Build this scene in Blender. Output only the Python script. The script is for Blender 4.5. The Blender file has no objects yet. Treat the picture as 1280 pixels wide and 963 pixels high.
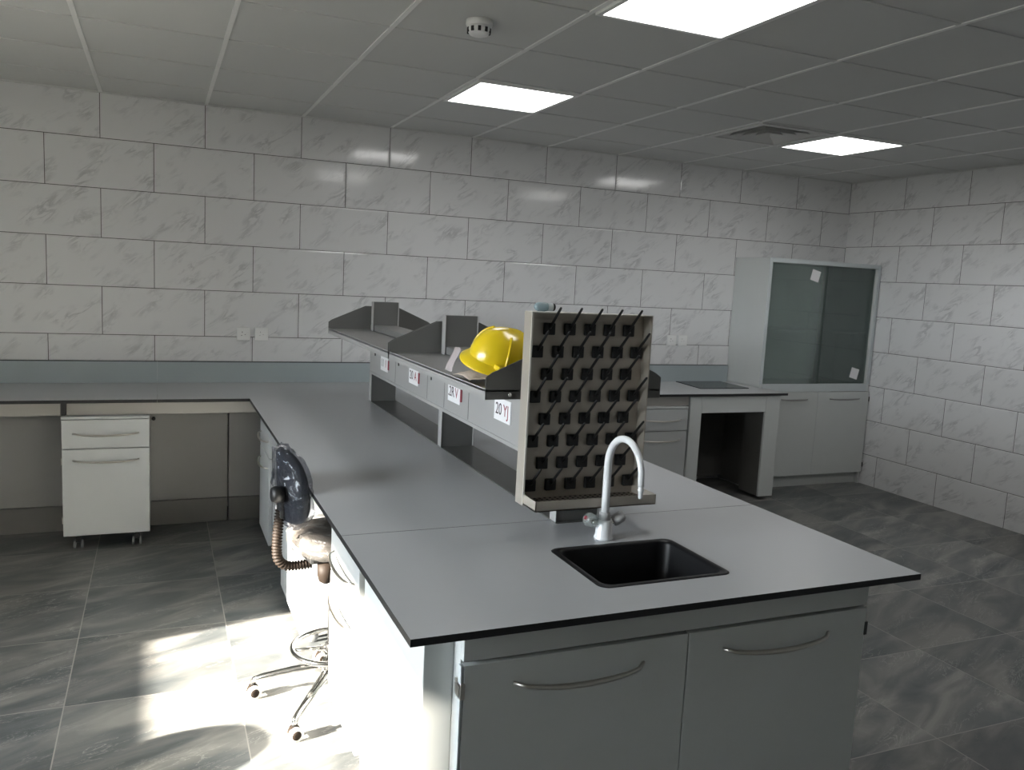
import bpy, bmesh, math, random
from mathutils import Vector, Matrix, Euler, noise as mnoise
S = bpy.context.scene
COL = S.collection
random.seed(7)
PI = math.pi
R = math.radians

# ------------------------------------------------------------------ materials
def newmat(name):
    m = bpy.data.materials.new(name); m.use_nodes = True
    nt = m.node_tree
    return m, nt, nt.nodes['Principled BSDF'], nt.nodes, nt.links

def math_node(nt, op, a, b=None, c=None):
    n = nt.nodes.new('ShaderNodeMath'); n.operation = op
    for i, v in enumerate((a, b, c)):
        if v is None: continue
        if isinstance(v, (int, float)): n.inputs[i].default_value = v
        else: nt.links.new(v, n.inputs[i])
    return n.outputs[0]

def mixc(nt, fac, a, b):
    n = nt.nodes.new('ShaderNodeMix'); n.data_type = 'RGBA'
    if isinstance(fac, (int, float)): n.inputs[0].default_value = fac
    else: nt.links.new(fac, n.inputs[0])
    for i, v in ((6, a), (7, b)):
        if isinstance(v, tuple): n.inputs[i].default_value = (*v, 1)
        else: nt.links.new(v, n.inputs[i])
    return n.outputs[2]

def ramp(nt, fac, stops):
    n = nt.nodes.new('ShaderNodeValToRGB')
    el = n.color_ramp.elements
    while len(el) < len(stops): el.new(0.5)
    for e, (p, v) in zip(el, stops):
        e.position = p; e.color = (v, v, v, 1) if isinstance(v, (int, float)) else (*v, 1)
    nt.links.new(fac, n.inputs[0])
    return n.outputs[0]

def pmat(name, col, rough=.5, metal=0., var=.05, scale=12., bump=0., bscale=60., spec=.5, coat=0., trans=0., aniso=None):
    m, nt, b, N, L = newmat(name)
    tc = N.new('ShaderNodeTexCoord')
    nz = N.new('ShaderNodeTexNoise'); nz.inputs['Scale'].default_value = scale; nz.inputs['Detail'].default_value = 4
    src = tc.outputs['Object']
    if aniso:
        mp = N.new('ShaderNodeMapping'); mp.inputs['Scale'].default_value = aniso
        L.new(src, mp.inputs[0]); src = mp.outputs[0]
    L.new(src, nz.inputs['Vector'])
    lo = tuple(max(0, c*(1-var)) for c in col); hi = tuple(min(1, c*(1+var)) for c in col)
    L.new(mixc(nt, nz.outputs[0], lo, hi), b.inputs['Base Color'])
    rr = N.new('ShaderNodeMapRange'); rr.inputs[3].default_value = rough*.88; rr.inputs[4].default_value = min(1, rough*1.12)
    L.new(nz.outputs[0], rr.inputs[0]); L.new(rr.outputs[0], b.inputs['Roughness'])
    b.inputs['Metallic'].default_value = metal
    b.inputs['Specular IOR Level'].default_value = spec
    b.inputs['Coat Weight'].default_value = coat
    b.inputs['Transmission Weight'].default_value = trans
    if bump:
        nb = N.new('ShaderNodeTexNoise'); nb.inputs['Scale'].default_value = bscale; nb.inputs['Detail'].default_value = 3
        L.new(src, nb.inputs['Vector'])
        bp = N.new('ShaderNodeBump'); bp.inputs['Strength'].default_value = bump; bp.inputs['Distance'].default_value = .01
        L.new(nb.outputs[0], bp.inputs['Height']); L.new(bp.outputs[0], b.inputs['Normal'])
    return m

def tile_wall(name, axis, u0, z0, sign=1):
    """glossy white marble-effect wall tiles 600 x 300 laid in half bond, open dark joints"""
    m, nt, b, N, L = newmat(name)
    tc = N.new('ShaderNodeTexCoord'); sp = N.new('ShaderNodeSeparateXYZ'); L.new(tc.outputs['Object'], sp.inputs[0])
    M = lambda op, a, bb=None, c=None: math_node(nt, op, a, bb, c)
    u = M('MULTIPLY', M('SUBTRACT', sp.outputs[axis], u0), sign/.6)
    v = M('DIVIDE', M('SUBTRACT', sp.outputs[2], z0), .2994)
    row = M('FLOOR', v)
    par = M('ABSOLUTE', M('MODULO', row, 2.0))
    uu = M('ADD', u, M('MULTIPLY', par, .5))
    colm = M('FLOOR', uu)
    fu = M('SUBTRACT', uu, colm); fv = M('SUBTRACT', v, row)
    du = M('MULTIPLY', M('MINIMUM', fu, M('SUBTRACT', 1., fu)), .6)
    dv = M('MULTIPLY', M('MINIMUM', fv, M('SUBTRACT', 1., fv)), .2994)
    d = M('MINIMUM', du, dv)
    joint = M('LESS_THAN', d, .0019)
    # per tile random number
    wn = N.new('ShaderNodeTexWhiteNoise'); wn.noise_dimensions = '2D'
    cv = N.new('ShaderNodeCombineXYZ'); L.new(colm, cv.inputs[0]); L.new(row, cv.inputs[1]); L.new(cv.outputs[0], wn.inputs['Vector'])
    # veins: stretched noise, offset per tile so every tile has its own
    ox = M('MULTIPLY', wn.outputs[0], 37.)
    lu = M('MULTIPLY', fu, .6); lv = M('MULTIPLY', fv, .3)
    ca, sa = math.cos(R(38)), math.sin(R(38))
    a1 = M('ADD', M('MULTIPLY', lu, ca), M('MULTIPLY', lv, sa))
    b1 = M('SUBTRACT', M('MULTIPLY', lv, ca), M('MULTIPLY', lu, sa))
    vv = N.new('ShaderNodeCombineXYZ')
    L.new(M('ADD', M('MULTIPLY', a1, 3.2), ox), vv.inputs[0]); L.new(M('MULTIPLY', b1, 11.), vv.inputs[1]); L.new(ox, vv.inputs[2])
    n1 = N.new('ShaderNodeTexNoise'); n1.inputs['Scale'].default_value = 1.6; n1.inputs['Detail'].default_value = 7; n1.inputs['Roughness'].default_value = .62; n1.inputs['Distortion'].default_value = .7
    L.new(vv.outputs[0], n1.inputs['Vector'])
    ridge = M('ABSOLUTE', M('SUBTRACT', n1.outputs[0], .5))
    vein = ramp(nt, ridge, [(0., 1.), (.022, .75), (.07, 0.)])
    v2 = N.new('ShaderNodeCombineXYZ'); L.new(M('ADD', M('MULTIPLY', a1, 3.), M('MULTIPLY', ox, 1.7)), v2.inputs[0]); L.new(M('MULTIPLY', b1, 5.), v2.inputs[1])
    n2 = N.new('ShaderNodeTexNoise'); n2.inputs['Scale'].default_value = 1.7; n2.inputs['Detail'].default_value = 2
    L.new(v2.outputs[0], n2.inputs['Vector'])
    mask = ramp(nt, n2.outputs[0], [(.48, 0.), (.68, 1.)])
    k = M('MULTIPLY', M('MULTIPLY', vein, mask), .55)
    col = mixc(nt, k, (.72, .72, .725), (.33, .33, .345))
    col = mixc(nt, joint, col, (.045, .043, .042))
    L.new(col, b.inputs['Base Color'])
    L.new(M('ADD', M('MULTIPLY', joint, .6), .11), b.inputs['Roughness'])
    b.inputs['Specular IOR Level'].default_value = .55
    bp = N.new('ShaderNodeBump'); bp.inputs['Strength'].default_value = .5; bp.inputs['Distance'].default_value = .003
    L.new(ramp(nt, d, [(0., 0.), (.012, 1.)]), bp.inputs['Height'])
    n4 = N.new('ShaderNodeTexNoise'); n4.inputs['Scale'].default_value = 4.; L.new(tc.outputs['Object'], n4.inputs['Vector'])
    bp2 = N.new('ShaderNodeBump'); bp2.inputs['Strength'].default_value = .07; bp2.inputs['Distance'].default_value = .02
    L.new(n4.outputs[0], bp2.inputs['Height']); L.new(bp.outputs[0], bp2.inputs['Normal'])
    L.new(bp2.outputs[0], b.inputs['Normal'])
    return m

def slate_floor(name):
    m, nt, b, N, L = newmat(name)
    tc = N.new('ShaderNodeTexCoord'); sp = N.new('ShaderNodeSeparateXYZ'); L.new(tc.outputs['Object'], sp.inputs[0])
    M = lambda op, a, bb=None, c=None: math_node(nt, op, a, bb, c)
    u = M('DIVIDE', M('SUBTRACT', sp.outputs[0], -6.005), .6); v = M('DIVIDE', M('SUBTRACT', sp.outputs[1], -1.34), .6)
    cu, cv_ = M('FLOOR', u), M('FLOOR', v)
    fu, fv = M('SUBTRACT', u, cu), M('SUBTRACT', v, cv_)
    d = M('MULTIPLY', M('MINIMUM', M('MINIMUM', fu, M('SUBTRACT', 1., fu)), M('MINIMUM', fv, M('SUBTRACT', 1., fv))), .6)
    grout = M('LESS_THAN', d, .0022)
    wn = N.new('ShaderNodeTexWhiteNoise'); wn.noise_dimensions = '2D'
    cc = N.new('ShaderNodeCombineXYZ'); L.new(cu, cc.inputs[0]); L.new(cv_, cc.inputs[1]); L.new(cc.outputs[0], wn.inputs['Vector'])
    ox = M('MULTIPLY', wn.outputs[0], 23.)
    ca, sa = math.cos(R(24)), math.sin(R(24))
    a1 = M('ADD', M('MULTIPLY', fu, ca), M('MULTIPLY', fv, sa)); b1 = M('SUBTRACT', M('MULTIPLY', fv, ca), M('MULTIPLY', fu, sa))
    vv = N.new('ShaderNodeCombineXYZ'); L.new(M('ADD', a1, ox), vv.inputs[0]); L.new(M('MULTIPLY', b1, 3.6), vv.inputs[1]); L.new(ox, vv.inputs[2])
    n1 = N.new('ShaderNodeTexNoise'); n1.inputs['Scale'].default_value = 1.15; n1.inputs['Detail'].default_value = 8; n1.inputs['Roughness'].default_value = .50; n1.inputs['Distortion'].default_value = .8
    L.new(vv.outputs[0], n1.inputs['Vector'])
    rp = N.new('ShaderNodeValToRGB'); L.new(n1.outputs[0], rp.inputs[0])
    el = rp.color_ramp.elements; el.new(.5); el.new(.62)
    for e, (p, c) in zip(el, [(.33, (.066, .074, .078)), (.45, (.108, .114, .115)), (.54, (.150, .150, .145)), (.66, (.225, .22, .208))]):
        e.position = p; e.color = (*c, 1)
    # thin pale veins
    n2 = N.new('ShaderNodeTexNoise'); n2.inputs['Scale'].default_value = 2.4; n2.inputs['Detail'].default_value = 9; n2.inputs['Roughness'].default_value = .66; n2.inputs['Distortion'].default_value = 1.1
    L.new(vv.outputs[0], n2.inputs['Vector'])
    rg = M('ABSOLUTE', M('SUBTRACT', n2.outputs[0], .5))
    n3 = N.new('ShaderNodeTexNoise'); n3.inputs['Scale'].default_value = 1.1; L.new(vv.outputs[0], n3.inputs['Vector'])
    vein = M('MULTIPLY', M('MULTIPLY', ramp(nt, rg, [(0., 1.), (.014, 0.)]), ramp(nt, n3.outputs[0], [(.46, 0.), (.60, 1.)])), .7)
    col = mixc(nt, vein, rp.outputs[0], (.36, .35, .33))
    # slow tone change from tile to tile
    tone = N.new('ShaderNodeMapRange'); tone.inputs[3].default_value = .82; tone.inputs[4].default_value = 1.22; L.new(wn.outputs[0], tone.inputs[0])
    sc = N.new('ShaderNodeVectorMath'); sc.operation = 'SCALE'; L.new(col, sc.inputs[0]); L.new(tone.outputs[0], sc.inputs['Scale'])
    col = mixc(nt, grout, sc.outputs[0], (.30, .285, .265))
    L.new(col, b.inputs['Base Color'])
    rg2 = N.new('ShaderNodeMapRange'); rg2.inputs[3].default_value = .30; rg2.inputs[4].default_value = .48; L.new(n1.outputs[0], rg2.inputs[0])
    L.new(rg2.outputs[0], b.inputs['Roughness'])
    b.inputs['Specular IOR Level'].default_value = .45
    bp = N.new('ShaderNodeBump'); bp.inputs['Strength'].default_value = .18; bp.inputs['Distance'].default_value = .006
    L.new(n2.outputs[0], bp.inputs['Height']); L.new(bp.outputs[0], b.inputs['Normal'])
    return m

def emit(name, col, s):
    m, nt, b, N, L = newmat(name)
    N.remove(b); e = N.new('ShaderNodeEmission'); e.inputs[0].default_value = (*col, 1); e.inputs[1].default_value = s
    L.new(e.outputs[0], N['Material Output'].inputs[0])
    return m

def thin_clear(name, tint, gloss=.12, rough=.03, crinkle=0., haze=0., hcol=(.8, .8, .8), bscale=25.):
    """thin transparent sheet: tinted see-through + mirror-like sheen (+ a little milky haze)"""
    m, nt, b, N, L = newmat(name); N.remove(b)
    tr = N.new('ShaderNodeBsdfTransparent'); tr.inputs[0].default_value = (*tint, 1)
    gl = N.new('ShaderNodeBsdfGlossy'); gl.inputs['Roughness'].default_value = rough
    lw = N.new('ShaderNodeFresnel'); lw.inputs[0].default_value = 1.45
    fac = math_node(nt, 'ADD', math_node(nt, 'MULTIPLY', lw.outputs[0], .55 if crinkle else 1.), gloss)
    fac = math_node(nt, 'MINIMUM', fac, .9)
    if crinkle:
        tc = N.new('ShaderNodeTexCoord')
        vo = N.new('ShaderNodeTexVoronoi'); vo.inputs['Scale'].default_value = bscale
        nz = N.new('ShaderNodeTexNoise'); nz.inputs['Scale'].default_value = bscale*.5; nz.inputs['Detail'].default_value = 5; nz.inputs['Distortion'].default_value = 1.5
        L.new(tc.outputs['Object'], nz.inputs['Vector']); L.new(tc.outputs['Object'], vo.inputs['Vector'])
        h = math_node(nt, 'ADD', math_node(nt, 'MULTIPLY', vo.outputs[0], .5), nz.outputs[0])
        bp = N.new('ShaderNodeBump'); bp.inputs['Strength'].default_value = crinkle; bp.inputs['Distance'].default_value = .02
        L.new(h, bp.inputs['Height']); L.new(bp.outputs[0], gl.inputs['Normal']); L.new(bp.outputs[0], lw.inputs['Normal'])
    mx = N.new('ShaderNodeMixShader'); L.new(fac, mx.inputs[0]); L.new(tr.outputs[0], mx.inputs[1]); L.new(gl.outputs[0], mx.inputs[2])
    out = mx.outputs[0]
    if haze:
        df = N.new('ShaderNodeBsdfDiffuse'); df.inputs[0].default_value = (*hcol, 1)
        m2 = N.new('ShaderNodeMixShader'); m2.inputs[0].default_value = haze
        L.new(out, m2.inputs[1]); L.new(df.outputs[0], m2.inputs[2]); out = m2.outputs[0]
    L.new(out, N['Material Output'].inputs[0])
    return m

MAT = dict(
    tile_back=tile_wall('tile_back', 0, -.606, 2.353),
    tile_right=tile_wall('tile_right', 1, -.5926, 2.360, -1),
    floor=slate_floor('slate_floor'),
    plaster=pmat('plaster', (.62, .62, .60), .8, var=.03, bump=.1),
    ceil=pmat('ceiling_board', (.60, .605, .595), .75, var=.03, scale=3, bump=.06, bscale=150),
    tbar=pmat('ceiling_grid_white', (.80, .80, .79), .5),
    top=pmat('grey_laminate', (.455, .465, .48), .34, var=.025, scale=30, bump=.03, bscale=400),
    splash=pmat('blue_grey_laminate', (.36, .41, .425), .42, var=.02),
    core=pmat('black_core', (.012, .012, .013), .45),
    steelbar=pmat('warm_grey_steel', (.33, .315, .29), .38, .35, aniso=(1, 1, 30)),
    sheet=pmat('grey_sheet_panel', (.30, .295, .285), .42, .25, var=.06, scale=3),
    skirt=pmat('dark_skirting', (.17, .165, .155), .4, .3),
    white=pmat('white_laminate', (.47, .485, .485), .42, var=.02),
    white2=pmat('pale_grey_laminate', (.59, .61, .60), .45, var=.02),
    edge=pmat('pale_blue_edge', (.54, .58, .59), .4),
    chrome=pmat('chrome', (.78, .77, .75), .12, 1.0, var=.02),
    nickel=pmat('brushed_nickel', (.62, .59, .54), .3, 1.0, aniso=(30, 30, 2)),
    rack=pmat('grey_rack_steel', (.30, .30, .295), .38, .45, var=.03),
    rackl=pmat('pale_rack_steel', (.42, .415, .41), .42, .25, var=.03),
    rackd=pmat('dark_rack_steel', (.135, .135, .128), .38, .3, var=.05),
    stain=pmat('stainless_steel', (.45, .41, .355), .38, .3, var=.06, aniso=(1, 1, 25)),
    stainl=pmat('bright_stainless', (.74, .71, .66), .45, .25, var=.03),
    rubber=pmat('black_plastic', (.012, .012, .012), .45),
    bellow=pmat('brown_black_bellows', (.016, .011, .008), .6, spec=.15),
    sink=pmat('black_epoxy', (.005, .005, .006), .4, var=.1, spec=.3),
    enamel=pmat('white_enamel', (.78, .79, .80), .22, coat=.3),
    greyplastic=pmat('grey_plastic', (.40, .40, .40), .35),
    yellow=pmat('yellow_plastic', (.80, .58, .012), .25, var=.04, coat=.4),
    teal=pmat('teal_webbing', (.02, .30, .27), .6),
    paper=pmat('beige_paper', (.55, .47, .40), .7, var=.08, bump=.4, bscale=30),
    pink=pmat('pinkish_paper', (.45, .40, .40), .7),
    label=pmat('white_label', (.85, .84, .85), .5),
    red=pmat('red_print', (.30, .05, .07), .5),
    ink=pmat('dark_print', (.05, .03, .04), .5),
    wheel=pmat('grey_caster', (.16, .165, .17), .4),
    wheelw=pmat('white_caster_rim', (.75, .72, .68), .35),
    fabric=pmat('navy_black_fabric', (.010, .0125, .018), .85, bump=.3, bscale=300),
    seatfab=pmat('seat_fabric', (.050, .043, .038), .8, bump=.3, bscale=200),
    film=thin_clear('clear_film', (.90, .91, .95), .02, .08, 1.0, .0, (.75, .76, .80), 17.),
    film2=thin_clear('milky_film', (.93, .92, .91), .04, .14, 1.0, .06, (.70, .66, .62), 14.),
    glass=thin_clear('green_glass', (.88, .94, .92), .02, .02, 0., .06, (.45, .56, .54)),
    pane=thin_clear('window_glass', (.94, .96, .96), .0, .01),
    acrylic=thin_clear('clear_acrylic', (.80, .86, .85), .15, .05, .5, .15, (.7, .75, .73), 60.),
    bluecap=thin_clear('pale_blue_plastic', (.62, .76, .80), .05, .12, 0., .5, (.50, .62, .66)),
    diff=emit('light_diffuser', (1., .99, .97), 5.0),
    vent=pmat('vent_white', (.62, .62, .61), .45),
    void=pmat('dark_void', (.02, .02, .02), .8),
    granite=pmat('dark_granite', (.05, .055, .058), .22, var=.5, scale=180),
    socket=pmat('white_socket_plastic', (.80, .80, .79), .35),
    mesh=pmat('steel_tray', (.27, .225, .18), .36, .4, var=.1),
    wframe=pmat('window_frame_white', (.7, .7, .7), .4),
)

# ------------------------------------------------------------------ geometry collector
class MB:
    """collects shapes given in world (or the thing's own) coordinates into ONE mesh"""
    def __init__(s): s.bm = bmesh.new(); s.mats = []
    def mi(s, mat):
        if mat is None: return 0
        if mat not in s.mats: s.mats.append(mat)
        return s.mats.index(mat)
    def _merge(s, b, mat, smooth=False, mtx=None):
        if mtx: bmesh.ops.transform(b, matrix=mtx, verts=b.verts)
        i = s.mi(mat)
        for f in b.faces: f.material_index = i; f.smooth = smooth
        me = bpy.data.meshes.new('t'); b.to_mesh(me); b.free(); s.bm.from_mesh(me); bpy.data.meshes.remove(me)
        return s
    def box(s, x0, x1, y0, y1, z0, z1, bev=.0, mat=None, mtx=None, seg=2):
        b = bmesh.new()
        x0, x1 = min(x0, x1), max(x0, x1); y0, y1 = min(y0, y1), max(y0, y1); z0, z1 = min(z0, z1), max(z0, z1)
        bmesh.ops.create_cube(b, size=1)
        for v in b.verts: v.co = Vector(((x0+x1)/2+v.co.x*(x1-x0), (y0+y1)/2+v.co.y*(y1-y0), (z0+z1)/2+v.co.z*(z1-z0)))
        if bev: bmesh.ops.bevel(b, geom=b.edges[:], offset=bev, segments=seg, affect='EDGES', profile=.5)
        return s._merge(b, mat, False, mtx)
    def prism(s, pts, vec, mat=None, bev=0., mtx=None):
        b = bmesh.new(); vec = Vector(vec)
        v0 = [b.verts.new(p) for p in pts]; v1 = [b.verts.new(Vector(p)+vec) for p in pts]
        n = len(pts)
        b.faces.new(v0[::-1]); b.faces.new(v1)
        for i in range(n): b.faces.new((v0[i], v0[(i+1) % n], v1[(i+1) % n], v1[i]))
        bmesh.ops.recalc_face_normals(b, faces=b.faces)
        if bev: bmesh.ops.bevel(b, geom=b.edges[:], offset=bev, segments=2, affect='EDGES')
        return s._merge(b, mat, False, mtx)
    def tube(s, pts, r, mat=None, seg=12, cap=True, mtx=None, closed=False):
        """round tube along points; r a number or one radius per point"""
        pts = [Vector(p) for p in pts]; n = len(pts)
        rs = r if isinstance(r, (list, tuple)) else [r]*n
        b = bmesh.new(); rings = []; up = None
        for i, p in enumerate(pts):
            if closed: t = pts[(i+1) % n]-pts[i-1]
            else: t = pts[min(i+1, n-1)]-pts[max(i-1, 0)]
            t.normalize()
            if up is None:
                up = Vector((0, 0, 1)) if abs(t.z) < .9 else Vector((1, 0, 0))
            a = t.cross(up)
            if a.length < 1e-6: a = t.orthogonal()
            a.normalize(); c = a.cross(t).normalized(); up = c
            rings.append([b.verts.new(p+(a*math.cos(2*PI*k/seg)+c*math.sin(2*PI*k/seg))*rs[i]) for k in range(seg)])
        m = n if closed else n-1
        for i in range(m):
            A, B = rings[i], rings[(i+1) % n]
            for k in range(seg): b.faces.new((A[k], A[(k+1) % seg], B[(k+1) % seg], B[k]))
        if cap and not closed: b.faces.new(rings[0][::-1]); b.faces.new(rings[-1])
        bmesh.ops.recalc_face_normals(b, faces=b.faces)
        return s._merge(b, mat, True, mtx)
    def lathe(s, prof, c=(0, 0, 0), mat=None, seg=28, mtx=None, smooth=True):
        """profile [(r,z)...] turned about the vertical through c"""
        b = bmesh.new(); rings = []
        for r, z in prof:
            rings.append([b.verts.new((c[0]+r*math.cos(2*PI*k/seg), c[1]+r*math.sin(2*PI*k/seg), c[2]+z)) for k in range(seg)])
        for A, B in zip(rings, rings[1:]):
            for k in range(seg): b.faces.new((A[k], A[(k+1) % seg], B[(k+1) % seg], B[k]))
        b.faces.new(rings[0][::-1]); b.faces.new(rings[-1])
        bmesh.ops.recalc_face_normals(b, faces=b.faces)
        return s._merge(b, mat, smooth, mtx)
    def grid(s, f, nu, nv, mat=None, closeu=False, smooth=True, mtx=None):
        b = bmesh.new()
        V = [[b.verts.new(f(i, j)) for j in range(nv)] for i in range(nu)]
        for i in range(nu if closeu else nu-1):
            for j in range(nv-1):
                b.faces.new((V[i][j], V[(i+1) % nu][j], V[(i+1) % nu][j+1], V[i][j+1]))
        bmesh.ops.remove_doubles(b, verts=b.verts, dist=1e-6)
        bmesh.ops.recalc_face_normals(b, faces=b.faces)
        return s._merge(b, mat, smooth, mtx)
    def build(s, name, mat=None, parent=None):
        me = bpy.data.meshes.new(name)
        off = Vector(parent.get('_off', (0, 0, 0))) if parent is not None else Vector((0, 0, 0))
        if off.length: bmesh.ops.translate(s.bm, vec=-off, verts=s.bm.verts)
        s.bm.to_mesh(me); s.bm.free()
        mats = s.mats if s.mats else [mat]
        for m in mats: me.materials.append(MAT[m] if isinstance(m, str) else (m or MAT[mat]))
        o = bpy.data.objects.new(name, me); COL.objects.link(o)
        if parent is not None:
            o.parent = parent
            if '_off' in parent: o['_off'] = parent['_off']
        return o

def thing(name, label, cat, loc=(0, 0, 0), rz=0., group=None, local=False):
    """Empty at the base of a thing; parts are given in world coordinates unless local"""
    o = bpy.data.objects.new(name, None); COL.objects.link(o)
    o.location = loc; o.rotation_euler = (0, 0, rz); o.empty_display_size = .1
    o['label'] = label; o['category'] = cat
    if group: o['group'] = group
    if not local: o['_off'] = tuple(loc)
    return o
def tag(o, label, cat, group=None):
    o['label'] = label; o['category'] = cat
    if group: o['group'] = group
    return o
def struct(o): o['kind'] = 'structure'; return o
def recenter(o):
    """put the origin of a one-mesh thing at the middle of its base"""
    vs = [v.co for v in o.data.vertices]
    c = Vector(((min(v.x for v in vs)+max(v.x for v in vs))/2, (min(v.y for v in vs)+max(v.y for v in vs))/2, min(v.z for v in vs)))
    o.data.transform(Matrix.Translation(-c)); o.location = c
    return o
def copy_tree(o, parent=None):
    c = o.copy(); COL.objects.link(c)
    if parent is not None: c.parent = parent
    for ch in list(o.children): copy_tree(ch, c)
    return c

def text_mesh(txt, size, mtx, mat, name, parent, extrude=.0004):
    cu = bpy.data.curves.new(name, 'FONT'); cu.body = txt; cu.size = size; cu.extrude = extrude
    cu.align_x = 'CENTER'; cu.align_y = 'CENTER'
    t = bpy.data.objects.new(name, cu); COL.objects.link(t)
    bpy.context.view_layer.update()
    me = bpy.data.meshes.new_from_object(t.evaluated_get(bpy.context.evaluated_depsgraph_get()))
    bpy.data.objects.remove(t); bpy.data.curves.remove(cu)
    me.transform(mtx); me.materials.clear(); me.materials.append(MAT[mat])
    o = bpy.data.objects.new(name, me); COL.objects.link(o); o.parent = parent
    if '_off' in parent: me.transform(Matrix.Translation(-Vector(parent['_off']))); o['_off'] = parent['_off']
    return o

# ------------------------------------------------------------------ the room
XL, YF, H, RF = -8.0, -7.6, 2.62, 3.0
struct(MB().box(XL-.15, .15, YF-.15, .15, -.12, 0).build('floor', 'floor'))
struct(MB().box(XL-.15, .15, 0, .15, 0, RF).build('wall_back', 'tile_back'))
struct(MB().box(0, .15, YF-.15, 0, 0, RF).build('wall_right', 'tile_right'))
struct(MB().box(XL-.15, 0, YF-.15, YF, 0, RF).build('wall_front', 'plaster'))
# left wall with two windows (light comes from here)
W = [(-4.74, -2.57, .85, 2.3)]
wl = MB()
ys = [YF, W[0][0], W[0][1], 0]
for a, b_ in ((0, 1), (2, 3)): wl.box(XL-.15, XL, ys[a], ys[b_], 0, RF)
for (y0, y1, z0, z1) in W:
    wl.box(XL-.15, XL, y0, y1, 0, z0); wl.box(XL-.15, XL, y0, y1, z1, RF)
struct(wl.build('wall_left', 'plaster'))
for i, (y0, y1, z0, z1) in enumerate(W):
    f = MB(); t = .03; x0, x1 = XL-.12, XL-.07
    f.box(x0, x1, y0, y1, z0, z0+t); f.box(x0, x1, y0, y1, z1-t, z1)
    f.box(x0, x1, y0, y0+t, z0, z1); f.box(x0, x1, y1-t, y1, z0, z1)
    wo = struct(f.build('window_%d' % (i+1), 'wframe'))
    MB().box(XL-.098, XL-.094, y0+t, y1-t, z0+t, z1-t).build('pane', 'pane', wo)
# unseen canopy added above the window, keeps the low sun to its lower part
struct(MB().box(XL-1.62, XL-.15, -6.2, -1.2, 2.32, 2.42).build('added_canopy', 'plaster'))
# suspended ceiling: boards in a 600 grid, one cell left open for the air diffuser
gx0, gy0 = -4.2, -1.083
cb = MB(); VENT = (3, -1)
def cell(i, j): return gx0+.6*i, gx0+.6*(i+1), gy0+.6*(j-0), gy0+.6*(j+1)   # j counts towards the back wall
for i in range(-7, 8):
    for j in range(-11, 3):
        x0, x1, y0, y1 = cell(i, j)
        if x0 >= 0 or x1 <= XL or y0 >= 0 or y1 <= YF: continue
        if (i, j) == VENT: continue
        cb.box(max(x0, XL), min(x1, 0), max(y0, YF), min(y1, 0), H+.006, H+.022)
struct(cb.build('ceiling', 'ceil'))
tb = MB()
for i in range(-6, 8):
    x = gx0+.6*i
    if XL < x < 0: tb.box(x-.010, x+.010, YF, 0, H+.001, H+.0055)
struct(tb.build('trim_1', 'tbar'))
tb = MB()
for j in range(-10, 3):
    y = gy0+.6*j
    if YF < y < 0: tb.box(XL, 0, y-.010, y+.010, H+.0015, H+.0058)
struct(tb.build('trim_2', 'ceil'))
tb = MB()
tb.box(XL, 0, -.018, 0, H-.002, H+.0055); tb.box(-.018, 0, YF, 0, H-.002, H+.0055); tb.box(XL, XL+.018, YF, 0, H-.002, H+.0055); tb.box(XL, 0, YF, YF+.018, H-.002, H+.0055)
struct(tb.build('trim_3', 'ceil'))
struct(MB().box(XL-.15, .15, YF-.15, .15, RF, RF+.1).build('trim_4', 'plaster'))

# ------------------------------------------------------------------ ceiling things
def light_at(i, j, label):
    x0, x1, y0, y1 = cell(i, j)
    t = thing('ceiling_light', label, 'ceiling light', ((x0+x1)/2, (y0+y1)/2, H-.008), 0, 'square ceiling light panels')
    g = .014; w = .02
    f = MB(); a, b_, c, d = x0+g, x1-g, y0+g, y1-g; z0, z1 = H-.008, H+.004
    f.box(a, b_, c, c+w, z0, z1); f.box(a, b_, d-w, d, z0, z1); f.box(a, a+w, c+w, d-w, z0, z1); f.box(b_-w, b_, c+w, d-w, z0, z1)
    f.build('frame', 'tbar', t)
    MB().box(a+w, b_-w, c+w, d-w, H-.004, H+.003).build('diffuser', 'diff', t)
light_at(0, -1, 'square lit ceiling panel right of the smoke detector, nearer the back wall')
light_at(0, -4, 'square lit ceiling panel cut off by the top edge of the photo, the nearest')
light_at(4, -1, 'square lit ceiling panel directly beside the dark air vent, towards the right corner')
light_at(4, -4, 'square lit ceiling panel over the right side of the room, outside the photo')

vx0, vx1, vy0, vy1 = cell(*VENT)
vt = thing('ceiling_vent', 'square louvred ceiling air vent with dark slots beside a lit panel', 'air vent', ((vx0+vx1)/2, (vy0+vy1)/2, H-.01))
cx, cy = (vx0+vx1)/2, (vy0+vy1)/2
def sqring(mb, h0, z0, h1, z1, th=.003):
    """one four-sided flared blade"""
    for k in range(4):
        m = Matrix.Translation((cx, cy, 0)) @ Matrix.Rotation(k*PI/2, 4, 'Z')
        mb.prism([(-h0, -h0, z0), (h0, -h0, z0), (h1, -h1, z1), (-h1, -h1, z1)], (0, 0, th), mtx=m)
fr = MB()
for k in range(4):
    m = Matrix.Translation((cx, cy, 0)) @ Matrix.Rotation(k*PI/2, 4, 'Z')
    fr.prism([(-.285, -.285, H-.006), (.285, -.285, H-.006), (.245, -.245, H-.006), (-.245, -.245, H-.006)], (0, 0, .008), mtx=m)
fr.build('frame', 'vent', vt)
for k in range(4):
    h = .235-.058*k
    b = MB(); sqring(b, h-.032, H+.034, h, H-.002, .002); b.build('louvre', 'vent', vt)
pl = MB(); pl.box(vx0, vx1, vy0, vy1, H+.19, H+.2)
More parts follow.
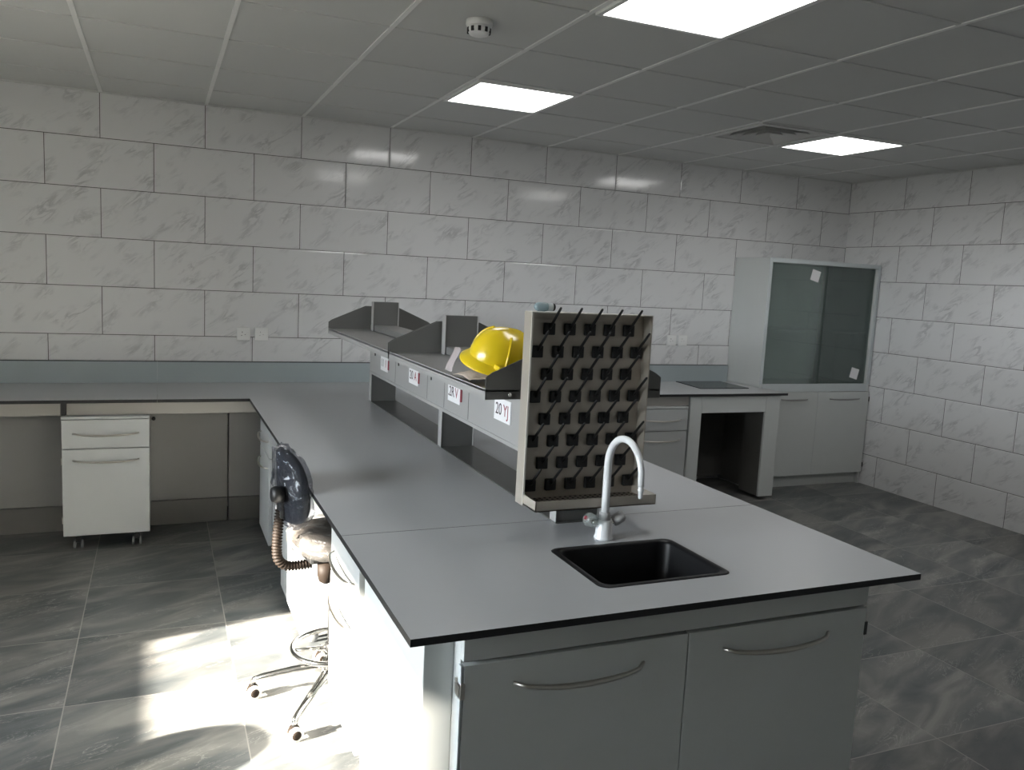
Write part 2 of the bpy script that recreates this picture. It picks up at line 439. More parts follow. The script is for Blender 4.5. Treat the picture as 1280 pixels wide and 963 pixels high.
pl.box(vx0, vx0+.01, vy0, vy1, H+.022, H+.2); pl.box(vx1-.01, vx1, vy0, vy1, H+.022, H+.2); pl.box(vx0, vx1, vy0, vy0+.01, H+.022, H+.2); pl.box(vx0, vx1, vy1-.01, vy1, H+.022, H+.2)
pl.build('plenum', 'void', vt)

sd = thing('smoke_detector', 'round white smoke detector on the grey ceiling boards', 'smoke detector', (-4.52, -2.56, H-.055))
MB().lathe([(.052, .061), (.053, .045), (.050, .038)], (-4.52, -2.56, H-.055), 'socket').build('base', 'socket', sd)
MB().lathe([(.046, .038), (.046, .020), (.036, .006), (.018, 0)], (-4.52, -2.56, H-.055), 'socket').build('chamber', 'socket', sd)
sl = MB()
for k in range(10):
    a = 2*PI*k/10
    m = Matrix.Translation((-4.52, -2.56, H-.055)) @ Matrix.Rotation(a, 4, 'Z')
    sl.box(.0435, .0475, -.006, .006, .012, .03, mtx=m)
sl.build('vent_slot', 'void', sd)

# ------------------------------------------------------------------ worktops
WT, TH = .852, .018
SOFF = (0, 0, 0)
def slab(polys_top, name, label, hole=None):
    """worktop: grey laminate faces over a black core; outline polygons share one mesh"""
    mb = MB(); i_t, i_c = mb.mi('top'), mb.mi('core')
    b = bmesh.new()
    def ring(pts, z): return [b.verts.new((x, y, z)) for x, y in pts]
    pts = polys_top
    for z, flip in ((WT, False), (WT-TH, True)):
        if hole is None:
            f = b.faces.new(ring(pts, z))
        else:
            o, h = ring(pts, z), ring(hole, z)
            n = len(hole)//4
            q = len(hole)
            # outer has 4 corners matched to 4 arcs of the hole
            for k in range(4):
                arc = [h[(k*n+t) % q] for t in range(n)]
                for t in range(n-1): b.faces.new((o[k], arc[t], arc[t+1]))
                b.faces.new((o[k], arc[-1], h[((k+1)*n) % q], o[(k+1) % 4]))
    b.faces.ensure_lookup_table()
    for loop in ([pts] if hole is None else [pts, hole]):
        n = len(loop)
        a0, a1 = ring(loop, WT), ring(loop, WT-TH)
        for k in range(n): b.faces.new((a0[k], a0[(k+1) % n], a1[(k+1) % n], a1[k]))
    bmesh.ops.remove_doubles(b, verts=b.verts, dist=1e-5)
    bmesh.ops.recalc_face_normals(b, faces=b.faces)
    for f in b.faces: f.material_index = i_t if f.normal.z > .7 else i_c
    me = bpy.data.meshes.new('t'); b.to_mesh(me); b.free(); mb.bm.from_mesh(me); bpy.data.meshes.remove(me)
    return tag(recenter(mb.build(name)), label, 'worktop')
SEAM, G = -5.69, .0012
slab([(XL, -.735), (SEAM-G, -.735), (SEAM-G, -.002), (XL, -.002)], 'worktop', 'grey wall worktop at the far left, left of the joint above the wheeled cabinet')
slab([(SEAM, -.735), (-5.19, -.735), (-5.19, -3.405), (-3.685, -3.405), (-3.685, -.735), (-1.165, -.735), (-1.165, -.475), (-1.21, -.475), (-1.21, -.002), (SEAM, -.002)],
     'worktop', 'long T-shaped grey worktop carrying the grey shelf rack and joining the back wall')
SX0, SX1, SY0, SY1 = -4.643, -4.228, -3.995, -3.672
hole = []
r = .03
for (qx, qy, a0) in ((SX0+r, SY0+r, 180), (SX1-r, SY0+r, 270), (SX1-r, SY1-r, 0), (SX0+r, SY1-r, 90)):
    for k in range(6): hole.append((qx+r*math.cos(R(a0+18*k)), qy+r*math.sin(R(a0+18*k))))
slab([(-5.19, -4.14), (-3.685, -4.14), (-3.685, -3.405-G*2), (-5.19, -3.405-G*2)], 'worktop', 'near grey worktop piece with the black sink set into it', hole)

def splash(x0, x1, label):
    mb = MB(); mb.box(x0, x1, -.028, -.002, WT, .988, mat='splash'); mb.box(x0, x1, -.028, -.002, .988, .9915, mat='core')
    tag(recenter(mb.build('backsplash')), label, 'backsplash', 'backsplash panels along the back wall')
splash(XL, SEAM-G, 'blue-grey backsplash strip behind the far-left worktop, left of the thin joint')
splash(SEAM, -1.21, 'blue-grey backsplash strip running from the thin joint to the tall glass cabinet')

# ------------------------------------------------------------------ bench frames
bf = thing('bench_frame', 'grey metal frame and back panels under the left wall worktop', 'bench frame', (-6.4, -.4, 0))
for x0, x1 in ((XL, -6.176), (-6.148, -5.135)):
    MB().box(x0, x1, -.715, -.69, .765, WT-TH, .002).build('rail', 'steelbar', bf)
MB().box(-6.174, -6.150, -.722, -.66, .767, WT-TH-.002, .002).build('bracket', 'rubber', bf)
for x0, x1 in ((XL, -6.16), (-6.154, -5.283), (-5.275, -4.76)):
    MB().box(x0, x1, -.33, -.315, .155, .82, .001).build('back_panel', 'sheet', bf)
    MB().box(x0, x1, -.335, -.31, .0, .152, .001).build('skirting', 'skirt', bf)
MB().lathe([(.011, 0), (.011, .012), (.008, .015)], (0, 0, 0), mtx=Matrix.Translation((-5.713, -.33, .672)) @ Matrix.Rotation(PI/2, 4, 'X')).build('lock', 'rubber', bf)
for x in (-7.2, -6.165):
    MB().box(x-.02, x+.02, -.66, -.62, 0, .765, .002).build('leg', 'steelbar', bf) if x < -7 else None

isl = thing('bench_frame', 'grey metal frame and panel under the long island worktop', 'bench frame', (-4.44, -2., 0))
MB().box(-4.52, -4.50, -3.40, -.76, .06, WT-TH-.002, .001).build('back_panel', 'white2', isl)
MB().box(-5.115, -5.095, -3.40, -.76, .775, WT-TH-.001, .002).build('rail', 'steelbar', isl)
MB().box(-3.79, -3.77, -3.40, -.76, .775, WT-TH-.001, .002).build('rail', 'steelbar', isl)
MB().box(-3.79, -3.77, -3.40, -.76, .06, .772, .001).build('side_panel', 'white2', isl)
MB().box(-3.785, -3.745, -.80, -.76, 0, .775, .002).build('leg', 'steelbar', isl)
MB().box(-3.785, -3.745, -3.395, -3.355, 0, .06, .002).build('leg', 'steelbar', isl)
MB().box(-4.53, -4.49, -3.395, -3.355, 0, .06, .002).build('leg', 'steelbar', isl)

rf = thing('bench_frame', 'grey metal frame under the right wall worktop behind the pegboard', 'bench frame', (-2.8, -.4, 0))
MB().box(-3.68, -2.075, -.715, -.69, .765, WT-TH, .002).build('rail', 'steelbar', rf)
MB().box(-3.68, -2.075, -.33, -.315, .155, .82, .001).build('back_panel', 'sheet', rf)
MB().box(-3.68, -2.075, -.335, -.31, .0, .152, .001).build('skirting', 'skirt', rf)

# ------------------------------------------------------------------ cabinet units
def bow_handle(x0, x1, y, z, sag=.022, out=.028, parent=None, r=.0048, name='handle', mat='nickel'):
    n = 15; pts = []; rs = []
    for k in range(n):
        t = k/(n-1); s = 1-(2*t-1)**2
        pts.append((x0+(x1-x0)*t, y-.004-out*math.sqrt(s) if s > 0 else y, z-sag*s*.35)); rs.append(r*(.75+.5*s))
    return MB().tube(pts, rs, mat, 10).build(name, mat, parent)

def caster(parent, x, y, z):
    mb = MB()
    mb.lathe([(.012, .0), (.012, .022)], (x, y, z-.022), 'rubber', 14)
    mb.box(x-.012, x+.012, y-.018, y+.024, .038, z-.018, .004, 'rubber')
    c = mb.build('caster', None, parent)
    for s in (-1, 1):
        MB().lathe([(.020, -.007), (.025, -.004), (.025, .004), (.020, .007)], (0, 0, 0), 'wheel', 20,
                   mtx=Matrix.Translation((x+s*.019, y+.004, .025)) @ Matrix.Rotation(PI/2, 4, 'Y')).build('wheel', 'wheel', c)
    return c

def pedestal(label, w=.44, d=.405, z0=.09, z1=.762, loc=(0, 0, 0), rz=0., hinges=True, group=None):
    """drawer over door on four casters, front towards -y"""
    t = thing('pedestal_cabinet', label, 'cabinet', loc, rz, group, True)
    h = w/2
    c = MB(); c.box(-h, h, .022, d, z0, z1-.014, .002, 'white'); c.box(-h, h, -.002, d, z1-.014, z1, .002, 'white')
    c.build('body', None, t)
    zs = z1-.18
    a = MB().box(-h+.001, h-.001, .0, .02, zs+.003, z1-.018, .002).build('drawer', 'white', t)
    bow_handle(-h+.055, h-.055, 0, z1-.095, parent=a)
    b = MB().box(-h+.001, h-.001, .0, .02, z0, zs-.003, .002).build('door', 'white', t)
    bow_handle(-h+.055, h-.055, 0, zs-.065, parent=b)
    if hinges:
        for z in (z0+.09, zs-.07): MB().box(-h-.004, -h+.001, .004, .03, z-.018, z+.018, .001).build('hinge', 'nickel', t)
    for sx in (-1, 1):
        for yy in (.06, d-.06): caster(t, sx*(h-.07), yy, z0)
    return t
FX = -5.128      # the fronts along the left side of the island
PG = 'wheeled white drawer cabinets under the worktops'
p0 = pedestal('white wheeled cabinet with drawer and door under the left wall worktop', loc=(-5.952, -.748, 0), group=PG)
def place(label, loc, rz):
    c = copy_tree(p0); c.location = loc; c.rotation_euler = (0, 0, rz); c['label'] = label; return c
place('white wheeled cabinet at the island corner by the wall, beyond the office chair', (FX, -.955, 0), -PI/2)
pedestal('sunlit white cabinet under the island edge right behind the office chair', .62, .5, .06, .762, (FX, -2.0, 0), -PI/2, group=PG)
pedestal('white wheeled cabinet under the island edge between office chair and sink cabinet', .44, .5, .13, .762, (FX, -3.165, 0), -PI/2, group=PG)
place('white wheeled cabinet with bow handles left of the open balance table frame', (-2.315, -.748, 0), 0)

# balance table: open box frame with a dark stone in the worktop above
bt = thing('balance_table', 'white open table frame with a dark empty bay beside the tall cabinet', 'table', (-1.64, -.4, 0))
x0, x1 = -2.06, -1.225
mb = MB(); mb.box(x0, x0+.105, -.72, -.08, .0, .83, .003); mb.build('side_panel', 'white2', bt)
MB().box(x1-.135, x1, -.72, -.70, .03, .83, .003).build('side_panel', 'white2', bt)
MB().box(x1-.134, x1-.001, -.699, -.48, .032, .829, .001).build('inner_panel', 'skirt', bt)  # dark lining, the shade inside the open bay put into its colour
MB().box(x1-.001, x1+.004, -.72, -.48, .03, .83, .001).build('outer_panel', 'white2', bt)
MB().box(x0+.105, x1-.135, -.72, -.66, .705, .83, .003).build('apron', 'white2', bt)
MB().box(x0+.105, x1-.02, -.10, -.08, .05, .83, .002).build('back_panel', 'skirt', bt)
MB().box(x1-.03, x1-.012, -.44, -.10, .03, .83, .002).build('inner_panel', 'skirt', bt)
gs = MB().prism([(-1.80, -.47, WT), (-1.33, -.47, WT), (-1.30, -.05, WT), (-1.745, -.05, WT)], (0, 0, .006), 'granite', .0015).build('stone_slab')
tag(recenter(gs), 'thin dark stone slab lying on the worktop left of the tall glass cabinet', 'stone slab')

# ------------------------------------------------------------------ sink cabinet
sc = thing('sink_cabinet', 'pale sink cabinet with two bow-handled doors under the near worktop end', 'cabinet', (-4.43, -3.8, 0))
cx0, cx1 = -5.045, -3.815
b = MB()
b.box(cx0, cx0+.02, -4.062, -3.43, .0, WT-TH-.001, .001); b.box(cx1-.02, cx1, -4.062, -3.43, 0, WT-TH-.001, .001)
b.box(cx0+.02, cx1-.02, -3.45, -3.43, .0, WT-TH-.001, .001); b.box(cx0+.02, cx1-.02, -4.062, -3.45, .07, .09, .001)
b.build('carcass', 'white2', sc)
MB().box(cx0, cx1, -4.082, -4.062, .752, WT-TH-.001, .002).build('apron', 'white2', sc)
MB().box(cx0+.02, cx1-.02, -4.03, -4.01, 0, .07, .001).build('plinth', 'skirt', sc)
MB().box(-5.12, cx0-.001, -4.02, -3.425, .06, WT-TH-.001, .002).build('side_panel', 'white2', sc)
xm = -4.428
d1 = MB().box(cx0+.002, xm-.0015, -4.084, -4.064, .085, .744, .002).build('door', 'white2', sc)
bow_handle(-4.918, -4.56, -4.084, .685, .035, .032, d1, .006)
d2 = MB().box(xm+.0015, cx1-.002, -4.084, -4.064, .085, .744, .002).build('door', 'white2', sc)
bow_handle(-4.318, -3.955, -4.084, .688, .035, .032, d2, .006)
for x, s in ((cx0, -1), (cx1, 1)):
    for z in (.682, .16):
        hg = MB(); hg.box(x-.006, x+.006, -4.086, -4.045, z-.02, z+.02, .002); hg.box(x+s*.006-.002, x+s*.006+.002, -4.08, -4.05, z-.012, z+.012, .001)
        hg.build('hinge', 'nickel' if s < 0 else 'rubber', sc)
MB().box(cx0-.006, cx0-.001, -4.084, -4.066, .085, .744, .001).build('edge_strip', 'edge', sc)

# sink bowl set into the worktop
sk = thing('sink', 'black rectangular sink set into the near worktop in front of the white tap', 'sink', (-4.435, -3.83, .60))
def rrect(x0, x1, y0, y1, r, z, n=6):
    out = []
    for (qx, qy, a0) in ((x0+r, y0+r, 180), (x1-r, y0+r, 270), (x1-r, y1-r, 0), (x0+r, y1-r, 90)):
        for k in range(n): out.append((qx+r*math.cos(R(a0+90*k/(n-1))), qy+r*math.sin(R(a0+90*k/(n-1))), z))
    return out
def shell(rings, mat, cap_last=True, closed=False):
    def f(i, j): return rings[j][i]
    mb = MB(); mb.grid(f, len(rings[0]), len(rings), mat, True)
    if cap_last:
        bb = bmesh.new(); bb.faces.new([bb.verts.new(p) for p in rings[-1]]); mb._merge(bb, mat, False)
    return mb
e = -.0015
rg = [rrect(SX0-e, SX1+e, SY0-e, SY1+e, .03, WT-.016), rrect(SX0-e, SX1+e, SY0-e, SY1+e, .03, WT+.0015), rrect(SX0+.005, SX1-.005, SY0+.005, SY1-.005, .028, WT+.003),
      rrect(SX0+.018, SX1-.018, SY0+.018, SY1-.018, .03, WT+.0015), rrect(SX0+.022, SX1-.022, SY0+.022, SY1-.022, .03, WT-.006),
      rrect(SX0+.03, SX1-.03, SY0+.03, SY1-.03, .04, .66), rrect(SX0+.055, SX1-.055, SY0+.055, SY1-.055, .05, .622)]
shell(rg, 'sink').build('bowl', None, sk)
MB().lathe([(.035, 0), (.035, .003), (.02, .004)], (-4.435, -3.83, .622), 'stain').build('drain', None, sk)

# tap
fx, fy = -4.43, -3.622
ft = thing('tap', 'white gooseneck laboratory tap with two cross knobs behind the black sink', 'tap', (fx, fy, WT))
MB().lathe([(.030, 0), (.030, .006), (.0265, .012), (.025, .05), (.022, .056), (.020, .06)], (fx, fy, WT), 'enamel').build('base', None, ft)
MB().lathe([(.017, 0), (.017, .022), (.015, .026)], (fx, fy, WT+.058), 'greyplastic').build('collar', None, ft)
pts = [(fx, fy, WT+.07), (fx, fy, WT+.15), (fx, fy-.0, 1.075)]
cyy, rad = fy-.094, .094
for k in range(1, 25):
    a = PI-PI*k/24*1.02
    pts.append((fx, cyy-rad*-math.cos(PI-a)*1.0 if False else cyy+rad*math.cos(PI-a), 1.085+rad*math.sin(a)))
pts.append((fx, cyy-rad-.002, 1.062))
n = len(pts)
MB().tube(pts, [.0125-.0035*(k/(n-1)) for k in range(n)], 'enamel', 14).build('spout', None, ft)
ty = cyy-rad-.002
MB().lathe([(.0075, 0), (.0075, -.012), (.0105, -.014), (.0075, -.02), (.0062, -.036), (.0052, -.040)], (fx, ty, 1.068), 'enamel', 16).build('nozzle', None, ft)
for s, m_, nm in ((-1, 'acrylic', 'knob'), (1, 'greyplastic', 'knob')):
    m = Matrix.Translation((fx, fy, WT+.035)) @ Matrix.Rotation(s*R(62), 4, 'Y')
    MB().tube([(0, 0, .015), (0, 0, .045)], .009, 'chrome', 12, mtx=m).build('stem', None, ft)
    kb = MB()
    def kf(i, j, m=m):
        a = 2*PI*i/32; rr = (.019 if m_ == 'acrylic' else .018)*(1+.09*math.cos(4*a))
        z, q = [(.034, .55), (.036, .85), (.045, 1.), (.066, 1.), (.073, .86), (.075, .4), (.075, 0.)][j]
        return (rr*q*math.cos(a), rr*q*math.sin(a), z)
    kb.grid(kf, 32, 7, m_, True, mtx=m)
    k = kb.build(nm, None, ft)
    if s < 0: MB().tube([(0, 0, .068), (0, 0, .0765)], .006, 'red', 14, mtx=m).build('red_disc', None, k)

# ------------------------------------------------------------------ shelf rack on the island
RX0, RX1 = -4.508, -4.35
rk = thing('reagent_rack', 'grey steel two-tier reagent shelf rack along the middle of the island worktop', 'shelf rack', (-4.43, -2.1, WT))
MB().box(RX0, RX1, -3.45, -.85, WT, WT+.004).build('base_strip', 'rackd', rk)
for y in (-.88, -2.235, -3.425):
    p = MB(); p.box(RX0+.004, RX1-.004, y-.016, y+.02, WT+.004, 1.452, .001, 'rackd')
    pp = p.build('upright', None, rk)
    q = MB(); q.box(RX0, RX0+.004, y-.02, y+.024, WT+.004, 1.452, .001); q.box(RX1-.004, RX1, y-.02, y+.024, WT+.004, 1.452, .001)
    q.build('side_flange', 'rackl', pp)
# service duct between the uprights
dz0, dz1 = 1.026, 1.255
dm = MB().box(RX0-.002, RX1+.002, -3.408, -.865, dz0, dz1, .002).build('service_duct', 'rackl', rk)
MB().box(RX0-.005, RX1+.005, -3.405, -.868, dz0-.004, dz0+.012, .002).build('duct_lip', 'rackl', dm)
fxx = RX0-.002
for y in (-.995, -1.515, -2.09):
    MB().box(fxx-.004, fxx, y-.006, y+.006, 1.14, 1.165, .001).build('switch_slot', 'rubber', dm)
for y in (-1.45, -2.03, -2.285, -2.60, -3.20):
    MB().box(fxx-.0008, fxx+.001, y-.0015, y+.0015, dz0+.016, dz1-.02).build('duct_seam', 'rackd', dm)
def tomtx(y, z): return Matrix(((0, 0, -1, fxx-.0032), (-1, 0, 0, y), (0, 1, 0, z), (0, 0, 0, 1)))
for (y, z, a, c) in ((-1.215, 1.118, '11', '1'), (-1.80, 1.122, '20', 'A'), (-2.42, 1.128, '.2R', 'V'), (-2.968, 1.142, '20', 'YJ')):
    lab = MB().box(fxx-.003, fxx, y-.078, y+.078, z-.042, z+.042, .0005).build('socket_label', 'label', dm)
    text_mesh(a, .062, tomtx(y+.034, z), 'ink', 'label_print', lab)
    text_mesh(c, .062, tomtx(y-.036, z), 'red', 'label_print', lab)
for (y, z) in ((-1.31, 1.118), (-1.895, 1.122), (-2.515, 1.128)):
    MB().box(fxx-.006, fxx, y-.006, y+.006, z-.026, z+.026, .001).build('socket_edge', 'red', dm)
# two shelf trays with sloped end plates
EX0, EX1 = -4.742, -4.098; XC = (EX0+EX1)/2
def tray(y0, y1):
    s = MB()
    s.box(EX0, EX1, y0, y1, 1.272, 1.277, mat='rack')
    s.box(EX0, EX0+.003, y0, y1, 1.247, 1.2815, mat='rackl'); s.box(EX1-.003, EX1, y0, y1, 1.247, 1.2815, mat='rackl')
    for y in (y0, y1-.003): s.box(EX0, EX1, y, y+.003, 1.247, 1.277, mat='rackd')
    o = s.build('shelf_tray', None, rk)
    MB().box(RX0+.01, RX1-.01, y0+.06, y1-.06, 1.278, 1.312, .003).build('spine', 'rack', o)
    for y in (y0+.0, y1-.004):
        MB().prism([(EX0, y, 1.277), (EX1, y, 1.277), (EX1, y, 1.318), (EX1-.02, y, 1.332), (XC+.10, y, 1.42), (XC-.10, y, 1.42), (EX0+.02, y, 1.332), (EX0, y, 1.318)], (0, .004, 0)).build('end_plate', 'rackd', o)
    for y, yy in ((y0, y0-.002),):
        for x in (XC-.24, XC+.24):
            MB().tube([(x, y, 1.262), (x, yy-.002, 1.262)], .006, 'chrome', 10).build('screw', None, o)
    return o
tray(-2.165, -.745); tray(-3.372, -2.185)

# ------------------------------------------------------------------ pegboard drying rack
dr = thing('drying_rack', 'stainless steel pegboard drying rack with black pegs standing behind the tap', 'drying rack', (-4.43, -3.47, .93))
PX0, PX1, PY = -4.652, -4.232, -3.452
MB().box(PX0, PX1, PY, PY+.004, .935, 1.530).build('board', 'stain', dr)
fl = MB()
fl.box(PX0-.002, PX0+.0015, PY-.047, PY+.006, .935, 1.532, mat='stain'); fl.box(PX0-.0025, PX0+.003, PY-.0505, PY-.047, .935, 1.533, mat='stainl'); fl.box(PX1-.0015, PX1+.002, PY-.05, PY+.006, .935, 1.532, mat='stain')  # paler front lip: the bright highlight on the edge is put into its colour
fl.box(PX0, PX1, PY-.05, PY+.006, 1.530, 1.533, mat='stainl')
fl.box(PX0+.012, PX1-.012, PY-.008, PY-.0, 1.505, 1.509, mat='stain')
fl.build('frame', None, dr)
ty0, ty1 = PY-.142, PY
tr = MB(); tr.box(PX0, PX1, ty0, ty1, .940, .944, mat='mesh'); tr.box(PX0, PX1, ty0, ty0+.003, .940, .972, mat='stain')
tr.box(PX0, PX0+.003, ty0, ty1, .940, .972, mat='stain'); tr.box(PX1-.003, PX1, ty0, ty1, .940, .972, mat='stain')
to = tr.build('drip_tray', None, dr)
hm = MB()
for i in range(22):
    for j in range(7):
        hm.lathe([(.0045, 0), (.0045, .0006)], (PX0+.02+.0181*i, ty0+.02+.0185*j, .9442), 'void', 8)
hm.build('drain_hole', None, to)
MB().box(-4.425, -4.405, ty0-.006, ty0+.001, .950, .974, .002).build('clip', 'stainl', to)
npeg = 0
for row in range(8):
    n = 5 if row % 2 == 0 else 6
    z = 1.480-.0705*row
    for k in range(n):
        x = PX0+.040+.0708*k+(.0375 if n == 5 else 0)
        pg = MB()
        pg.box(x-.0185, x+.0185, PY-.014, PY, z-.0185, z+.0185, .003)
        pg.tube([(x, PY-.008, z+.002), (x, PY-.018, z+.010), (x, PY-.078, z+.066), (x, PY-.081, z+.069)], [.0060, .0048, .0038, .003], None, 10)
        pg.build('peg', 'rubber', dr)

# small pale blue bottle lying on the top edge of the rack
bc = thing('small_bottle', 'small pale blue capsule bottle with black end lying on top of pegboard', 'bottle', (-4.60, PY-.022, 1.533))
mx = Matrix.Translation((-4.636, PY-.022, 1.5475)) @ Matrix.Rotation(PI/2, 4, 'Y')
MB().lathe([(.004, 0), (.010, .004), (.0135, .012), (.0140, .035), (.0125, .042), (.011, .045)], (0, 0, 0), 'bluecap', 20, mx).build('body', None, bc)
MB().lathe([(.0125, .043), (.0125, .058), (.0115, .060)], (0, 0, 0), 'edge', 20, mx).build('collar', None, bc)
MB().lathe([(.0115, .060), (.0115, .066), (.009, .068)], (0, 0, 0), 'rubber', 20, mx).build('cap', None, bc)

# ------------------------------------------------------------------ yellow hard hat on the shelf with a paper bag under it
hc = Vector((-4.612, -3.17, 1.352))
fwd = R(203)
hh = thing('hard_hat', 'yellow plastic hard hat resting tilted on the grey shelf beside the pegboard', 'hard hat', hc, 0, None, True)
rx_ = Vector((.92, -.39, 0)).normalized(); vw_ = Vector((.39, .92, 0)).normalized()
hh.rotation_euler = (Matrix.Rotation(R(15), 3, vw_) @ Matrix.Rotation(R(14), 3, rx_) @ Matrix.Rotation(fwd, 3, 'Z')).to_euler()
A_, B_, C_ = .122, .102, .112
def dome(i, j, g=0.):
    a = 2*PI*i/48; p = (PI/2)*j/14
    cr = math.cos(p)**.82
    rdg = 1+.035*math.exp(-(math.sin(a)*cr*B_/.018)**2)*math.sin(p)**.5 if p > 0 else 1
    return ((A_+g)*cr*math.cos(a), (B_+g)*cr*math.sin(a), (C_+g)*math.sin(p)**.92*rdg)
MB().grid(lambda i, j: dome(i, j), 48, 15, 'yellow', True).build('shell', None, hh)
def brim(i, j):
    a = 2*PI*i/48; e = .009+.022*max(0, math.cos(a))**1.5; dz = -.006-.006*max(0, math.cos(a))**2
    t = [(.0, .010), (.25, .004), (1., dz), (1.02, dz-.005), (.9, dz-.007), (.1, -.004), (0., .002)][j]
    return ((A_+e*t[0])*math.cos(a), (B_+e*t[0])*math.sin(a), t[1])
MB().grid(brim, 48, 7, 'yellow', True).build('brim', None, hh)
for s in (-1, 1):
    rb = MB()
    rb.tube([dome(48+s*8, 10-.5*k, .0005) for k in range(20)], .0045, 'yellow', 8)
    rb.build('rib', None, hh)
MB().box(.085, .10, .072, .10, .006, .022, .004).build('slot_clip', 'yellow', hh)
MB().box(-.02, .0, .102, .113, .002, .02, .004).build('slot_clip', 'yellow', hh)
MB().tube([(A_*.98*math.cos(t), B_*.98*math.sin(t), -.012) for t in [R(150)+R(60)*k/12 for k in range(13)]], .006, 'teal', 8).build('headband', None, hh)

def crumple(name, pts_f, mat, label, cat, nu=14, nv=10, amp=.005, th=.0015):
    mb = MB()
    def f(i, j):
        p = Vector(pts_f(i/(nu-1), j/(nv-1)))
        return p+Vector((mnoise.noise(p*38), mnoise.noise(p*38+Vector((7, 1, 3))), mnoise.noise(p*38+Vector((2, 9, 4)))))*amp
    mb.grid(f, nu, nv, mat)
    o = mb.build(name, mat)
    sm = o.modifiers.new('s', 'SOLIDIFY'); sm.thickness = th
    return tag(recenter(o), label, cat)
crumple('paper_bag', lambda u, v: (-4.733+.115*u, -3.20+.17*v-.03*u, 1.284+.026*math.sin(PI*(.12+.76*u))*math.sin(PI*(.1+.8*v))), 'paper',
        'crumpled beige paper mask tucked under the yellow hard hat', 'paper mask')
crumple('paper_sheet', lambda u, v: (-4.705+.035*u, -2.93+.07*v, 1.282+.085*u+.0*v), 'pink', 'small pinkish paper sheet standing behind the yellow hard hat on the shelf', 'paper', 6, 6, .004)

# ------------------------------------------------------------------ tall glass cabinet
gc = thing('glass_cabinet', 'tall grey cabinet with sliding glass doors above cupboards in the back corner', 'cabinet', (-.61, -.21, 0))
gx0_, gx1_, gyf = -1.2, -.012, -.43
MB().box(gx0_, gx0_+.02, gyf, -.004, .0, 1.903, .001).build('side_panel', 'white2', gc)
MB().box(gx1_-.02, gx1_, gyf, -.004, .0, 1.903, .001).build('side_panel', 'white2', gc)
b = MB(); b.box(gx0_+.02, gx1_-.02, -.024, -.004, .1, 1.88); b.build('back_panel', 'white2', gc)
MB().box(gx0_+.02, gx1_-.02, gyf, -.004, 1.868, 1.903, .001).build('top_panel', 'white2', gc)
MB().box(gx0_+.02, gx1_-.02, gyf, -.024, .835, .875, .001).build('mid_panel', 'white2', gc)
MB().box(gx0_+.02, gx1_-.02, gyf+.03, -.024, .1, .118, .001).build('floor_panel', 'white2', gc)
MB().box(gx0_+.02, gx1_-.02, gyf+.035, -.05, .0, .098, .001).build('plinth', 'white2', gc)
MB().box(gx0_+.022, gx1_-.022, gyf+.055, -.026, 1.305, 1.327, .001).build('shelf', 'white2', gc)
f = MB(); t = .028
f.box(gx0_+.0, gx0_+t, gyf-.006, gyf, .875, 1.903, .001); f.box(gx1_-t, gx1_, gyf-.006, gyf, .875, 1.903, .001)
f.box(gx0_+t, gx1_-t, gyf-.006, gyf, 1.868, 1.903, .001); f.box(gx0_+t, gx1_-t, gyf-.006, gyf, .819, .885, .001)
f.build('face_frame', 'edge', gc)
xm2 = -.585
for (a, b_, yy) in ((gx0_+.02, xm2+.014, gyf+.022), (xm2-.014, gx1_-.02, gyf+.036)):
    gd = MB().box(a, b_, yy, yy+.005, .878, 1.866).build('glass_door', 'glass', gc)
    k = MB(); ex = b_ if a < -1 else a
    k.box(ex-.006, ex+.006, yy-.002, yy+.007, .878, 1.866, .001); k.build('edge_profile', 'glass', gd)
for (a, b_, h0, h1) in ((gx0_+.003, xm2-.001, -.975, -.695), (xm2+.001, gx1_-.003, -.455, -.12)):
    dd = MB().box(a, b_, gyf-.018, gyf-.001, .105, .815, .002).build('door', 'white2', gc)
    bow_handle(h0, h1, gyf-.018, .755, .006, .025, dd, .006, mat='rack')
for z in (.17, .75): MB().box(gx1_-.002, gx1_+.006, gyf-.02, gyf+.02, z-.02, z+.02, .001).build('hinge', 'rubber', gc)
def sticker(x, z, yy, ang, label):
    m = Matrix.Translation((x, yy, z)) @ Matrix.Rotation(ang, 4, 'Y')
    MB().box(-.045, .045, -.0012, 0, -.045, .045, mtx=m).build('sticker', 'label', gc)
sticker(-.70, 1.78, gyf+.0215, R(14), '')
sticker(-.155, .968, gyf+.0355, R(14), '')

# ------------------------------------------------------------------ wall sockets
def wsock(x, z, label, dark):
    t = thing('wall_socket', label, 'socket', (x, -.006, z), 0, 'white wall sockets')
    MB().box(x-.043, x+.043, -.012, -.0005, z-.043, z+.043, .003).build('plate', 'socket', t)
    for dx, dz, w_, h_ in ((-.008, .012, .004, .008), (.010, -.004, .007, .003), (-.012, -.010, .007, .003)):
        MB().box(x+dx-w_/2, x+dx+w_/2, -.0128, -.011, z+dz-h_/2, z+dz+h_/2).build('pin_slot', 'ink' if dark else 'greyplastic', t)
    MB().box(x+.018, x+.032, -.0145, -.011, z-.012, z+.012, .001).build('rocker', 'socket', t)
wsock(-5.163, 1.176, 'left white socket of the pair on the tiles near the shelf rack', True)
wsock(-5.047, 1.178, 'right white socket of the pair on the tiles near the shelf rack', False)
wsock(-1.788, 1.192, 'left white socket of the pair on the tiles right of the pegboard', True)
wsock(-1.678, 1.194, 'right white socket of the pair on the tiles right of the pegboard', False)

# ------------------------------------------------------------------ office chair (local: faces +x)
ch = thing('office_chair', 'plastic-wrapped dark office chair with chrome base pushed under the island edge', 'chair', (-5.072, -2.772, 0), 0, None, True)
FA = R(9)
def rot2(x, y, a): return x*math.cos(a)-y*math.sin(a), x*math.sin(a)+y*math.cos(a)
